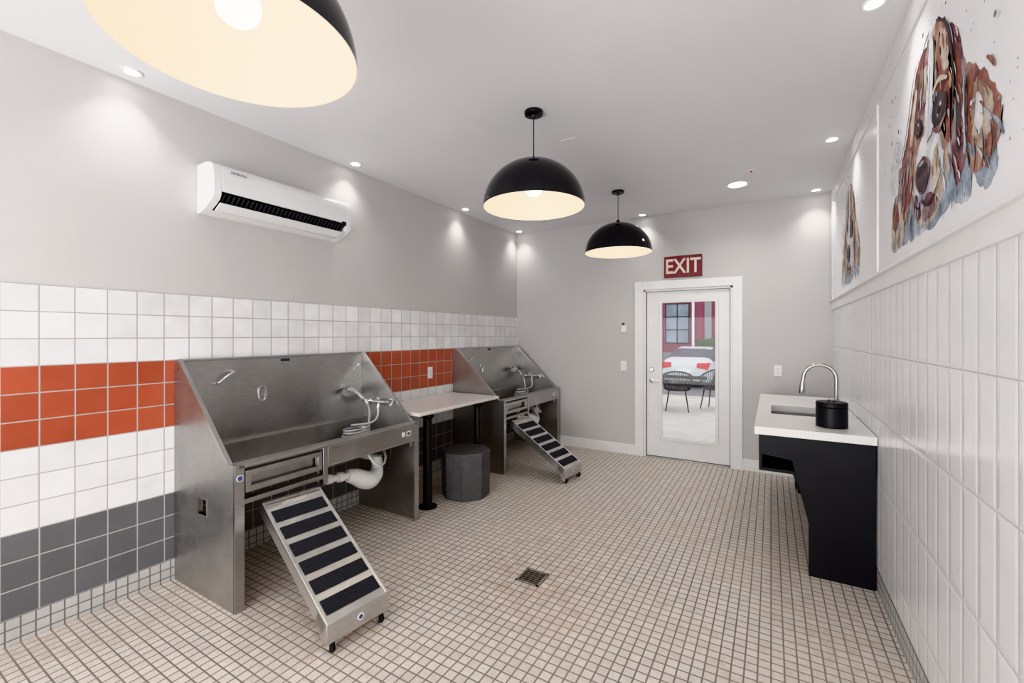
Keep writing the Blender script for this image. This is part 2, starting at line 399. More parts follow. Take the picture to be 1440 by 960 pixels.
def dog_art(ya, fa, seed, swap):
    random.seed(seed)
    A = Art(ya, fa)
    red, mar, tan = (W_RED, W_MAR, W_TAN) if not swap else (W_OCH, W_RED, W_WHT)
    # washes
    A.poly([(.02, 2.02), (.10, 1.94), (.3, 1.93), (.55, 1.915), (.78, 1.94), (.92, 2.0), (.84, 2.1), (.5, 2.12), (.2, 2.12)], W_BLU, .012)
    A.poly([(.82, 2.05), (.95, 1.94), (1.06, 1.96), (1.02, 2.2), (.9, 2.25)], W_BLU, .01)
    A.poly([(-.04, 2.28), (.06, 2.22), (.12, 2.32), (.22, 2.44), (.12, 2.5), (0, 2.42)], W_WHT, .012)
    A.poly([(1.08, 2.02), (1.16, 1.93), (1.24, 1.98), (1.22, 2.06)], W_BLU, .01)
    # viewer's left ear
    A.poly([(.62, 2.69), (.52, 2.71), (.42, 2.63), (.31, 2.44), (.2, 2.34), (.12, 2.2), (.08, 2.08), (.16, 2.0), (.30, 2.03), (.40, 2.18), (.48, 2.42), (.58, 2.58)], red, .009)
    A.poly([(.30, 2.40), (.22, 2.3), (.18, 2.15), (.24, 2.08), (.31, 2.16), (.34, 2.32)], mar, .01)
    A.poly([(.44, 2.6), (.38, 2.5), (.36, 2.36), (.41, 2.42), (.47, 2.56)], W_TAN, .008)
    A.poly([(.17, 2.26), (.13, 2.16), (.15, 2.08), (.20, 2.12), (.21, 2.24)], W_TAN, .006)
    # head
    A.poly([(.60, 2.70), (.68, 2.735), (.76, 2.72), (.86, 2.61), (.90, 2.42), (.87, 2.22), (.80, 2.04), (.70, 1.96), (.54, 1.95), (.43, 2.03), (.40, 2.18), (.45, 2.42), (.52, 2.58)], tan, .007)
    A.poly([(.70, 2.725), (.80, 2.70), (.88, 2.58), (.92, 2.4), (.88, 2.22), (.83, 2.2), (.82, 2.3), (.74, 2.32), (.72, 2.44), (.73, 2.56)], red, .010)
    A.poly([(.58, 2.69), (.64, 2.70), (.63, 2.5), (.58, 2.38), (.54, 2.42), (.47, 2.36), (.45, 2.44), (.52, 2.58)], mar, .010)
    A.poly([(.76, 2.68), (.83, 2.62), (.85, 2.5), (.80, 2.5), (.77, 2.58)], W_TAN, .009)
    A.poly([(.56, 2.62), (.60, 2.62), (.60, 2.5), (.555, 2.5)], W_TAN, .008)
    A.poly([(.48, 2.32), (.6, 2.34), (.74, 2.28), (.80, 2.14), (.74, 2.02), (.6, 1.98), (.46, 2.04), (.42, 2.16)], W_WHT, .010)
    A.poly([(.70, 2.24), (.78, 2.2), (.82, 2.1), (.76, 2.03), (.68, 2.06), (.66, 2.14)], tan, .010)
    A.poly([(.74, 2.22), (.80, 2.18), (.80, 2.1), (.76, 2.12)], W_BLU, .008)
    A.poly([(.60, 2.08), (.70, 2.05), (.74, 2.0), (.62, 1.965), (.54, 1.99)], mar, .008)
    A.poly([(.44, 2.12), (.5, 2.07), (.52, 2.0), (.46, 2.0), (.42, 2.06)], mar, .006)
    # right ear and paw
    A.poly([(.86, 2.62), (.93, 2.58), (1.0, 2.44), (1.06, 2.33), (1.05, 2.16), (.99, 2.05), (.92, 2.02), (.88, 2.18), (.93, 2.38)], mar, .009)
    A.poly([(.92, 2.5), (.98, 2.4), (.99, 2.22), (.94, 2.14), (.93, 2.3)], red, .010)
    A.poly([(.95, 2.34), (.975, 2.24), (.95, 2.12), (.925, 2.2)], W_DRK, .006)
    A.poly([(1.0, 2.38), (1.04, 2.32), (1.03, 2.16), (1.0, 2.1), (.985, 2.25)], W_BLU, .006)
    A.poly([(1.03, 2.38), (1.12, 2.33), (1.20, 2.26), (1.27, 2.15), (1.26, 2.06), (1.20, 2.01), (1.12, 2.0), (1.05, 2.04), (1.02, 2.18)], red, .009)
    A.poly([(1.08, 2.3), (1.16, 2.26), (1.22, 2.16), (1.18, 2.08), (1.1, 2.08), (1.06, 2.18)], W_TAN, .010)
    A.poly([(1.10, 2.26), (1.15, 2.2), (1.13, 2.12), (1.09, 2.16)], W_WHT, .008)
    A.poly([(.03, 2.16), (.0, 2.05), (.01, 1.95), (.08, 1.92), (.20, 1.93), (.26, 2.0), (.2, 2.1), (.1, 2.18)], tan, .008)
    A.poly([(.05, 2.15), (.03, 2.06), (.08, 2.03), (.16, 2.06), (.12, 2.16)], red, .008)
    mats = [W_RED, W_MAR, W_DRK, W_TAN, W_BLU, W_BLU, W_WHT, W_OCH, W_TAN, W_WHT]
    for _ in range(210):     # fur strokes
        a = random.uniform(.1, 1.2); z = random.uniform(2.02, 2.66)
        if a < .4 and z > 2.28+a*.7-.05: continue
        if a < .15 and z > 2.25: continue
        if a > .95 and z > 2.34: continue
        if .42 < a < .90 and 2.0 < z < 2.45 and random.random() < .75: continue
        dx = (a-.6)*.10; l = random.uniform(.5, 1.5); A.stroke([(a, z), (a+dx*.6*l, z-.03*l), (a+dx*l, z-.065*l)], random.uniform(.003, .009), random.choice(mats))
    # forehead blaze, eyes, nose, mouth
    A.poly([(.65, 2.69), (.70, 2.69), (.70, 2.48), (.70, 2.32), (.60, 2.30), (.60, 2.42), (.63, 2.52)], W_WHT, .008)
    A.stroke([(.66, 2.6), (.655, 2.5), (.64, 2.4)], .006, W_BLU)
    A.poly([(.69, 2.395), (.76, 2.425), (.84, 2.395), (.855, 2.34), (.78, 2.30), (.70, 2.33)], W_DRK, .005)
    A.ell(.772, 2.362, .040, .036, W_EYE); A.ell(.772, 2.362, .026, .026, W_DRK); A.ell(.786, 2.376, .010, .008, W_WHT); A.ell(.755, 2.345, .008, .004, W_BLU)
    A.stroke([(.69, 2.32), (.76, 2.285), (.85, 2.32)], .010, W_MAR)
    A.stroke([(.68, 2.45), (.76, 2.48), (.86, 2.44)], .012, W_TAN)
    A.poly([(.44, 2.42), (.49, 2.445), (.545, 2.415), (.545, 2.37), (.49, 2.355)], W_DRK, .005)
    A.ell(.498, 2.40, .028, .026, W_EYE); A.ell(.498, 2.40, .018, .018, W_DRK); A.ell(.508, 2.412, .007, .006, W_WHT)
    A.poly([(.47, 2.22), (.55, 2.25), (.63, 2.22), (.66, 2.17), (.61, 2.11), (.55, 2.09), (.50, 2.12), (.46, 2.17)], W_MAR, .003)
    A.poly([(.48, 2.20), (.55, 2.22), (.63, 2.20), (.64, 2.15), (.59, 2.115), (.55, 2.10), (.50, 2.13)], W_DRK, .003)
    A.ell(.515, 2.165, .014, .010, W_MAR); A.ell(.60, 2.165, .014, .010, W_MAR); A.ell(.55, 2.225, .035, .009, W_BLU)
    A.stroke([(.555, 2.10), (.56, 2.06), (.62, 2.03), (.72, 2.05), (.80, 2.12)], .007, W_DRK)
    A.stroke([(.555, 2.07), (.50, 2.04), (.45, 2.07)], .006, W_DRK)
    for k in range(7): A.ell(.66+.018*(k % 4), 2.12+.02*(k//4)+.004*k, .003, .003, W_DRK, 0, 8)
    A.stroke([(.52, 2.71), (.43, 2.64), (.32, 2.45), (.2, 2.34)], .006, W_DRK)
    A.stroke([(.66, 2.735), (.58, 2.7), (.52, 2.6), (.46, 2.45), (.41, 2.25)], .008, W_DRK)
    A.stroke([(.74, 2.73), (.86, 2.63), (.92, 2.42), (.9, 2.2)], .008, W_DRK)
    A.stroke([(1.03, 2.38), (1.03, 2.2), (1.06, 2.03)], .006, W_DRK)
    for a in (.06, .12, .18): A.stroke([(a, 2.03), (a-.012, 1.97), (a, 1.925)], .005, W_DRK)
    for a in (1.10, 1.16, 1.22): A.stroke([(a, 2.12), (a+.012, 2.06), (a, 2.0)], .005, W_DRK)
    for _ in range(44):     # drips
        a = random.uniform(0.02, 1.22); z = 1.965+random.uniform(-.01, .05); l = random.uniform(.01, .07)
        if z-l < 1.885: l = z-1.885
        A.stroke([(a, z), (a+.002, z-l/2), (a, z-l)], random.uniform(.002, .006), random.choice([W_BLU, W_GRY, W_BLU]))
    for _ in range(90):     # splatter
        side = random.random()
        a = random.uniform(-.12, .25) if side < .35 else (random.uniform(1.0, 1.42) if side < .85 else random.uniform(.4, 1.0))
        z = random.uniform(1.95, 2.8) if side < .85 else random.uniform(2.66, 2.82)
        if a < .25 and z < 2.3: z += .35
        r = random.choice([.002, .003, .003, .004, .006, .010]); A.ell(a, z, r, r*random.uniform(.8, 1.3), random.choice([W_GRY, W_DRK, W_BLU]), 0, 8)
    return A.b

for (ya, yb, ystart, fa, sd, sw, lab) in (
        (1.352, 3.298, 2.98, 1.0, 5, False, 'watercolour of a russet and white long-eared dog on white'),
        (3.402, 5.458, 4.84, 0.72, 9, True, 'watercolour of a golden brown dog on a white panel')):
    b = B(); b.box(XR-0.012, XR-0.0005, ya, yb, 1.878, 2.868, CANV)
    p = top(b.obj('mural_panel'), lab, 'painting')
    dog_art(ystart, fa, sd, sw).obj('dog_picture', p, label='loose watercolour dog portrait with splatters')
random.seed(11)

# ------------------------------------------------------------------ wash tubs
def make_tub(loc):
    t = empty('dog_wash_tub', loc, 'brushed stainless steel dog washing tub standing against the tiled wall', 'dog bathtub', 'stainless dog wash tubs')
    W, D = 1.44, 0.70
    def side(y0, y1, inner):
        b = B()
        b.prism([(0, 0), (.305, 0), (.305, 1.105), (.045, 1.36), (0, 1.36)], 'y', y0, y1, STEELD)
        b.prism([(.395, 0), (.69, 0), (.69, .80), (.62, .80), (.395, 1.018)], 'y', y0, y1, STEELD)
        b.prism([(.305, 0), (.395, 0), (.395, .475), (.305, .475)], 'y', y0, y1, STEELD)
        b.prism([(.305, .565), (.395, .565), (.395, 1.018), (.305, 1.105)], 'y', y0, y1, STEELD)
        a, c = (y0, y0+.05) if inner > 0 else (y1-.05, y1)
        b.box(.685, .70, a, c, 0, .80, STEEL)
        a, c = (y0-.002, y0+.022) if inner > 0 else (y1-.022, y1+.002)
        b.prism([(.03, 1.36), (.05, 1.372), (.635, .806), (.62, .795)], 'y', a, c, STEEL)
        b.box(.62, .70, a, c, .80, .806, STEEL)
        for (p, q, r, s_) in ((.298, .402, .468, .475), (.298, .402, .565, .572), (.298, .305, .475, .565), (.395, .402, .475, .565)):
            b.box(p, q, y0-.003, y1+.003, r, s_, STEEL)
        return b.obj('side_panel', t)
    side(0, .02, 1); side(W-.02, W, -1)
    b = B(); b.box(.030, .045, .02, W-.02, .76, 1.355, STEEL); b.box(0, .05, .02, W-.02, 1.355, 1.368, STEEL)
    b.box(.045, .09, .02, W-.02, .79, .80, STEEL)
    b.obj('back_splash', t, bevel=.002)
    b = B()
    b.box(.09, .105, .02, W-.02, .66, .80, STEELD)
    b.box(.09, .645, .02, W-.02, .65, .665, STEELD)
    b.box(.63, .645, .02, W-.02, .66, .79, STEELD)
    b.prism([(.12, .65), (.63, .65), (.45, .57), (.30, .57)], 'y', .35, 1.10, STEELD)
    b.box(.09, .64, .02, .05, .60, .65, STEELD); b.box(.09, .64, W-.05, W-.02, .60, .65, STEELD)
    b.obj('basin', t)
    b = B()
    b.box(.60, .70, .02, W-.02, .785, .80, STEEL)
    b.box(.69, .70, .58, W-.05, .665, .785, STEEL); b.box(.66, .70, .58, W-.05, .655, .665, STEEL)
    b.box(.655, .70, .545, .58, .55, .785, STEEL)
    b.obj('front_apron', t, bevel=.002)
    b = B()
    b.box(.640, .650, .06, .54, .66, .785, STEELD)
    b.box(.665, .695, .06, .54, .735, .765, STEEL); b.box(.665, .695, .06, .54, .645, .675, STEEL)
    b.box(.665, .695, .06, .09, .675, .735, STEEL); b.box(.665, .695, .51, .54, .675, .735, STEEL)
    b.box(.64, .70, .05, .545, .585, .612, STEELD)
    b.obj('gate', t, bevel=.002, label='hinged stainless entry gate')
    b = B(); cz = 1.10
    ring = [(.047, .52+math.copysign(.022, c)*1, cz+z) for c, z in ((-1, -.04), (-1, .04), (1, .04), (1, -.04))]
    b.tube(smooth_path(ring, 6, True), .0055, CHROME, 8, closed=True); b.obj('tether_ring', t, label='chrome tether loop')
    for (yy, dz, l) in ((.20, .035, .11), (1.27, .03, .09)):
        b = B(); b.tube(smooth_path([(.045, yy, 1.24-dz), (.085, yy+.01, 1.24-dz), (.09, yy+l*.5, 1.24), (.085, yy+l, 1.24+dz), (.045, yy+l, 1.24+dz)], 5), .007, CHROME, 8)
        b.obj('tether_rod', t, label='chrome tether rod')
    b = B(); b.box(.045, .048, .66, .73, 1.325, 1.345, simple('tub_label', C(45, 60, 70), .4)); b.obj('label_plate', t)
    b = B(); b.lathe([(0, 0), (.018, 0), (.018, .002), (0, .002)], WPLAST, (.70, .026, .735), 20, 'x'); b.lathe([(0, .002), (.014, .002), (.014, .003), (0, .003)], BLUE, (.70, .026, .735), 20, 'x')
    b.obj('round_sticker', t, label='round blue and white sticker')
    b = B(); b.box(.70, .7015, 1.30, 1.345, .715, .75, WPLAST); b.box(.7015, .702, 1.308, 1.337, .722, .742, BLUE)
    b.box(.70, .7015, 1.25, 1.28, .715, .75, WPLAST); b.obj('sticker', t, label='small white and blue sticker')
    # faucet: two wall valves, spray head on a bracket, coiled hose
    f = B(); yw = W-.02
    for x in (.24, .40):
        f.lathe([(0, 0), (.032, 0), (.032, -.008), (.018, -.014), (.018, -.05), (0, -.05)], CHROME, (x, yw, .95), 20, 'y')
    f.cyl((.21, yw-.05, .95), (.43, yw-.05, .95), .020, CHROME, 16)
    f.cyl((.32, yw-.05, .95), (.32, yw-.07, .90), .015, CHROME, 14)
    fo = f.obj('faucet', t, label='chrome two-valve wall faucet')
    for x, s_ in ((.205, -1), (.435, 1)):
        h = B(); h.cyl((x-.014, yw-.05, .95), (x+.014, yw-.05, .95), .027, CHROME, 16)
        h.tube([(x, yw-.055, .955), (x+s_*.015, yw-.10, .965), (x+s_*.02, yw-.135, .968)], [.011, .010, .008], CHROME, 10)
        h.obj('handle', fo)
    s_ = B()
    s_.cyl((.045, 1.27, 1.04), (.10, 1.27, 1.04), .012, CHROME, 12)
    s_.tube([(.09, 1.22, 1.075), (.105, 1.26, 1.055), (.13, 1.295, 1.02), (.17, 1.335, .96), (.19, 1.35, .925)], [.022, .024, .019, .017, .014], CHROME, 14)
    s_.tube([(.10, 1.235, 1.072), (.118, 1.205, 1.050), (.130, 1.185, 1.035)], [.022, .036, .040], CHROME, 20)
    s_.obj('sprayer', fo, label='chrome hand sprayer on a wall bracket')
    hz = B()
    pts = [(.19, 1.35, .93), (.21, 1.355, .86), (.23, 1.33, .76), (.25, 1.27, .69)]
    for k in range(34):
        a = math.radians(60+k*36); r = .088+.014*math.sin(k*.7)
        pts.append((.25+r*math.cos(a)*.9, yw-.25+r*math.sin(a)*1.3, .688+.0024*k))
    pts += [(.33, yw-.15, .79), (.34, yw-.09, .84), (.32, yw-.07, .905)]
    hz.tube(smooth_path(pts, 4), .0085, simple('hose_braid', (.66, .66, .68, 1), .3, .7, scale=60), 8)
    hz.obj('hose', fo, label='coiled braided hose')
    p = B()
    p.cyl((.47, .70, .575), (.47, .70, .49), .028, WPVC)
    p.tube(smooth_path([(.47, .70, .51), (.47, .73, .485), (.47, .80, .48), (.48, .92, .47)], 5), .025, WPVC, 16)
    p.cyl((.472, .83, .477), (.476, .87, .474), .036, WPVC); p.cyl((.47, .745, .486), (.47, .775, .482), .034, WPVC)
    path = smooth_path([(.48, .91, .47), (.49, .97, .45), (.49, 1.04, .41), (.48, 1.12, .38), (.46, 1.20, .40), (.44, 1.235, .46), (.42, 1.235, .53)], 6)
    rad = [.045+.024*math.sin(math.pi*min(1, k/(len(path)-1)*1.25)) if k/(len(path)-1) < .8 else .045 for k in range(len(path))]
    p.tube(path, rad, WPVC, 16)
    p.tube(smooth_path([(.42, 1.235, .52), (.20, 1.23, .52), (.04, 1.22, .52)], 5), .028, WPVC, 12)
    p.obj('drain_pipe', t, label='white plastic drain pipe and trap')
    p = B()
    p.tube(smooth_path([(.55, 1.02, .65), (.56, 1.07, .56), (.56, 1.14, .50), (.52, 1.24, .50), (.40, 1.33, .56), (.10, 1.36, .62)], 6), .009, WPVC, 8)
    p.tube(smooth_path([(.58, 1.0, .65), (.58, 1.06, .60), (.52, 1.20, .56), (.35, 1.32, .50), (.10, 1.33, .52)], 6), .008, simple('grey_hose', C(150, 150, 150), .4), 8)
    p.obj('supply_hose', t, label='thin flexible supply hoses')
    return t
tub = make_tub((XL+0.012, 1.28, 0))
tub2 = copy_tree(tub, Vector((XL+0.012, 4.06, 0)))
tub2['label'] = 'brushed stainless steel dog washing tub beside the painted end wall'

def make_ramp(loc, rz):
    t = empty('dog_ramp', loc, 'stainless dog ramp with black grip strips leaning on a tub', 'dog ramp', 'dog ramps', (0, 0, rz))
    L, Wd = .80, .345
    ang = math.atan2(.42, .70)
    Mx = Matrix.Translation((.012, 0, .565)) @ Matrix.Rotation(ang, 4, 'Y')
    b = B()
    b.box(0, L, 0, Wd, -.014, 0, STEELR)
    b.box(0, L, 0, .012, -.068, .004, STEELR); b.box(0, L, Wd-.012, Wd, -.068, .004, STEELR)
    for x in (.1, .35, .6): b.box(x, x+.03, .012, Wd-.012, -.04, -.014, STEELR)
    b.xf(Mx); b.obj('deck', t, bevel=.0015)
    for i in range(6):
        g = B(); x = .075+i*.121; g.box(x, x+.080, .022, Wd-.022, 0, .004, GRIP); g.xf(Mx)
        g.obj('grip_strip', t, label='black grit grip strip')
    b = B(); ex = .012+L*math.cos(ang); ez = .565-L*math.sin(ang)
    b.prism([(ex-.075, ez+.045), (ex-.004, ez+.004), (ex+.006, ez+.002), (ex+.006, ez-.095), (ex-.045, ez-.095), (ex-.10, ez-.02)], 'y', 0, Wd, STEELR)
    b.obj('end_plate', t, bevel=.002)
    b = B(); b.box(.002, .03, .01, Wd-.01, .560, .570, STEELR); b.obj('hook_plate', t)
    b = B(); b.lathe([(0, 0), (.018, 0), (.018, .002), (0, .002)], WPLAST, (ex+.0055, Wd*.52, ez-.045), 20, 'x'); b.lathe([(0, .002), (.011, .002), (.011, .003), (0, .003)], BLUE, (ex+.0055, Wd*.52, ez-.045), 20, 'x')
    b.obj('round_sticker', t, label='small blue and white sticker')
    tx = text('LIFT & SLIDE', .026, SIGNLET, 'ramp_lettering', t, (0, 0, 0), (0, 0, 0), .0005)
    tx.matrix_basis = Mx @ Matrix.Translation((.04, Wd*.5, .0012)) @ Matrix.Rotation(math.radians(90), 4, 'Z')
    for yy in (.035, Wd-.035):
        c = B(); wx = ex-.035
        c.cyl((wx, yy, ez-.095), (wx, yy, .062), .012, CHROME, 12)
        c.box(wx-.012, wx+.028, yy-.018, yy-.014, .022, .066, CHROME); c.box(wx-.012, wx+.028, yy+.014, yy+.018, .022, .066, CHROME)
        c.box(wx-.012, wx+.028, yy-.018, yy+.018, .062, .068, CHROME)
        co = c.obj('caster', t, label='swivel caster')
        w_ = B(); w_.lathe([(0, -.011), (.022, -.011), (.028, -.008), (.030, 0), (.028, .008), (.022, .011), (0, .011)], RUBBER, (wx+.015, yy, .030), 24, 'y')
        w_.cyl((wx+.015, yy-.019, .03), (wx+.015, yy+.019, .03), .006, CHROME, 10)
        w_.obj('wheel', co, label='black rubber wheel')
    return t
ramp = make_ramp((XL+.012+.708, 1.415, 0), math.radians(-7))
r2 = copy_tree(ramp, Vector((XL+.012+.708, 4.19, 0)), rotz=math.radians(-7))
r2['label'] = 'stainless dog ramp with black grip strips by the octagonal stool'

# ------------------------------------------------------------------ work table
t = empty('work_table', (XL+.02, 2.76, 0), 'white topped table on black pedestal legs between the tubs', 'table')
b = B(); b.box(0, .66, 0.005, 1.255, .832, .862, LAMTOP); b.obj('table_top', t, bevel=.006)
b = B(); b.box(.05, .62, .16, .22, .805, .832, MBLACK); b.box(.05, .62, .93, .99, .805, .832, MBLACK); b.box(.30, .35, .22, .93, .805, .832, MBLACK)
b.obj('under_frame', t)
for yy in (.20, .97):
    b = B(); x = .575
    b.lathe([(0, 0), (.085, 0), (.085, .008), (.05, .022), (.040, .03), (.038, .78), (.06, .80), (.06, .806), (0, .806)], MBLACK, (x, yy, 0), 28)
    b.obj('pedestal_leg', t)

# stool: plain octagonal drum
b = B()
b.lathe([(0, .0), (.222, .0), (.228, .006), (.236, .415), (.230, .430)], STOOL, (0, 0, 0), 8, start=math.radians(22.5+8))
b.lathe([(.230, .430), (.150, .436), (0, .436)], STOOLT, (0, 0, 0), 8, start=math.radians(22.5+8))
bmesh.ops.remove_doubles(b.bm, verts=b.bm.verts, dist=.0001)
top(b.obj('octagonal_stool', None, (-2.52, 3.39, 0), bevel=.007, ang=20), 'plain dark grey octagonal drum stool beside the white table', 'stool')

# ------------------------------------------------------------------ air conditioner
ac = empty('air_conditioner', (XL, 1.41, 2.31), 'white wall-mounted split air conditioner high on the grey wall', 'air conditioner')
full = [(0, 0), (0, .315), (.12, .318), (.165, .308), (.195, .28), (.208, .23), (.212, .15), (.208, .105), (.19, .075), (.14, .045), (.07, .012), (.02, 0)]
notch = [(0, 0), (0, .315), (.12, .318), (.165, .308), (.195, .28), (.208, .23), (.212, .15), (.209, .125), (.150, .122), (.075, .06), (.085, .018), (.02, 0)]
b = B()
b.prism(full, 'y', 0, .05, WPLAST); b.prism(full, 'y', 1.00, 1.05, WPLAST); b.prism(notch, 'y', .05, 1.00, WPLAST)
b.obj('casing', ac, bevel=.004, ang=50)
b = B(); b.prism([(.150, .121), (.152, .119), (.080, .060), (.088, .024), (.086, .022), (.076, .060)], 'y', .052, .998, DARK)
b.prism([(.205, .122), (.150, .120), (.10, .07), (.13, .075)], 'y', .052, .998, DARK); b.obj('vent_opening', ac, label='dark air outlet slot')
b = B()
VAN = simple('vane_grey', C(70, 70, 74), .5)
for i in range(31):
    y = .07+i*.030
    b.prism([(.204, .112), (.158, .112), (.10, .05), (.105, .034), (.168, .075)], 'y', y, y+.005, VAN)
o = b.obj('vent_vanes', ac); o['kind'] = 'stuff'
b = B(); b.prism([(.172, .062), (.178, .054), (.110, .016), (.100, .022)], 'y', .055, .995, WPLAST); b.obj('louver', ac, bevel=.002)
b = B(); b.box(.2085, .2105, .955, .995, .105, .15, MBLACK); b.obj('display_label', ac, label='small dark rating label')
text('SAMSUNG', .022, simple('logo_grey', C(120, 120, 125), .4), 'logo_lettering', ac, (.2055, .155, .262), (math.radians(78), 0, math.radians(90)), .0008)

# ------------------------------------------------------------------ pendants
def make_pendant(loc):
    t = empty('pendant_lamp', loc, 'black dome pendant lamp with cream interior hanging from the ceiling', 'pendant lamp', 'black dome pendants')
    R, zr = .335, -.632; hh = .308
    b = B(); b.lathe([(0, 0), (.062, 0), (.064, -.006), (.060, -.022), (.02, -.026), (.015, -.04), (0, -.04)], BLACK); b.obj('canopy', t)
    b = B(); b.cyl((0, 0, -.03), (0, 0, zr+hh+.02), .0035, MBLACK, 8); b.obj('cord', t)
    b = B(); N = 22
    outer = [(max(R*math.cos(a), 0), zr+hh*math.sin(a)) for a in [math.pi/2*k/N for k in range(N+1)]]
    outer[-1] = (0, zr+hh)
    b.lathe(outer, BLACK, n=72)
    b.lathe([(0, zr+hh-.002), (.022, zr+hh-.002), (.020, zr+hh+.02), (.008, zr+hh+.03), (0, zr+hh+.03)], BLACK, n=20)
    b.obj('shade', t, ang=60)
    b = B(); Ri, hi = R-.005, hh-.006
    inner = [(max(Ri*math.cos(a), 0), zr+hi*math.sin(a)) for a in [math.pi/2*k/N for k in range(N+1)]]; inner[-1] = (0, zr+hi)
    b.lathe([(R, zr)]+inner, CREAM, n=72)
    b.obj('shade_lining', t, ang=60, label='cream enamel shade lining')
    b = B(); b.lathe([(0, zr+hh-.01), (.022, zr+hh-.01), (.022, zr+hh-.07), (0, zr+hh-.07)], WPLAST, n=20); b.obj('lamp_socket', t)
    b = B(); b.lathe([(0, zr+.235), (.02, zr+.232), (.03, zr+.21), (.055, zr+.17), (.062, zr+.135), (.055, zr+.10), (.034, zr+.08), (0, zr+.072)], BULB, n=28)
    b.obj('bulb', t, label='glowing white globe bulb')
    return t
pn = make_pendant((-1.355, 2.574, H))
copy_tree(pn, Vector((-1.357, 4.44, H)))
copy_tree(pn, Vector((-1.362, .705, H)))

# ------------------------------------------------------------------ recessed downlights
def make_down(loc, r=.036, energy=11, spot=1.9):
    t = empty('recessed_light', loc, 'small round white recessed ceiling downlight', 'ceiling light', 'recessed downlights')
    b = B(); b.lathe([(r, -.001), (r*1.35, -.001), (r*1.38, -.004), (r*1.3, -.008), (r, -.006), (r, -.001)], WPLAST, n=32); b.obj('trim_ring', t)
    b = B(); b.lathe([(0, -.0015), (r, -.0015), (r, -.004), (0, -.004)], LENS, n=32); b.obj('lens', t)
    light('SPOT', 'lamp', t, (0, 0, -.02), energy, (1, .98, .95), spot_size=spot, spot_blend=1.0, shadow_soft_size=.05)
    return t
d0 = make_down((-3.09, 1.03, H))
for p in ((-3.09, 2.57, H), (-3.09, 4.15, H), (-3.09, 5.43, H), (-1.365, 5.46, H), (.395, 5.42, H), (.395, 4.08, H), (.395, 2.50, H), (-3.09, -.5, H), (.395, .9, H)):
    copy_tree(d0, Vector(p))
dl = make_down((-.284, 4.83, H), .082, 30, 2.6); dl['label'] = 'larger round recessed ceiling downlight'

b = B(); b.box(-.035, .035, -.035, .035, -.006, 0, WPLAST); b.lathe([(0, -.006), (.010, -.006), (.009, -.014), (0, -.016)], REDP, n=16)
top(b.obj('smoke_detector', None, (-.155, 4.49, H), bevel=.002), 'small white square ceiling device with red centre', 'detector')
b = B(); b.box(-.06, .06, -.06, .06, -.003, 0, CEIL)
top(b.obj('ceiling_patch_plate', None, (-1.32, 3.12, H)), 'small white blank plate on the ceiling', 'cover plate')

# ------------------------------------------------------------------ exit sign
b = B(); b.box(-.215, .215, -.022, 0, -.13, .13, SIGNRED)
es = top(b.obj('exit_sign', None, (-.912, YB, 2.345), bevel=.004), 'maroon exit sign with cream letters above the door', 'exit sign')
text('EXIT', .245, SIGNLET, 'lettering', es, (0, -.0225, -.003), (math.radians(90), 0, 0), .001, sx=.80, bold=.004, label='cream letters reading EXIT')

b = B(); b.box(-.035, .035, -.012, 0, -.05, .04, WPLAST)
rm = top(b.obj('remote_control', None, (-1.63, YB, 1.60), bevel=.004), 'white air conditioner remote in a wall holder', 'remote control')
b = B(); b.box(-.024, .024, -.024, -.010, -.04, .09, WPLAST); b.obj('handset', rm, bevel=.004)
b = B(); b.box(-.018, .018, -.025, -.0235, .045, .08, SEAL); b.obj('screen', rm)
b = B(); b.box(-.04, .04, -.008, 0, -.064, .064, WPLAST)
sw = top(b.obj('light_switch', None, (-1.63, YB, 1.125), bevel=.003), 'white rocker light switch on the grey wall', 'light switch')
b = B(); b.box(-.017, .017, -.013, -.007, -.034, .034, WPLAST); b.obj('rocker', sw, bevel=.002)
def outlet(loc, rz, lab):
    b = B(); b.box(-.038, .038, -.007, 0, -.062, .062, WPLAST)
    o = top(b.obj('wall_outlet', None, loc, (0, 0, rz), bevel=.003), lab, 'electrical outlet', 'wall outlets')
    for z in (-.022, .022):
        b = B(); b.box(-.017, .017, -.0095, -.006, z-.015, z+.015, WPLAST); b.obj('receptacle', o, bevel=.002)
        b = B(); b.box(-.008, -.006, -.0105, -.009, z-.006, z+.008, DARK); b.box(.006, .008, -.0105, -.009, z-.006, z+.008, DARK); b.obj('slots', o)
outlet((.065, YB, 1.13), 0, 'white electrical outlet on the grey wall')
outlet((XL+.010, 3.66, 1.11), math.radians(90), 'white electrical outlet set in the orange tiles')

# floor drain
b = B(); s = .078
b.box(-s, s, -s, s, .0, .002, DARK)
for (x0, x1, y0_, y1_) in ((-s, s, -s, -s+.012), (-s, s, s-.012, s), (-s, -s+.012, -s, s), (s-.012, s, -s, s)):
    b.box(x0, x1, y0_, y1_, .0, .005, NICKEL)
DG = simple('tarnished_grate', (.24, .20, .17, 1), .5, .7, var=.4, scale=60)
for i in range(6):
    y = -s+.02+i*.0215; b.box(-s+.012, s-.012, y, y+.008, .001, .005, DG)
for i in range(3):
    x = -s+.035+i*.037; b.box(x, x+.006, -s+.012, s-.012, .001, .0045, DG)
top(b.obj('floor_drain', None, (-1.29, 2.43, 0)), 'square tarnished metal floor drain grate in the tile', 'floor drain')

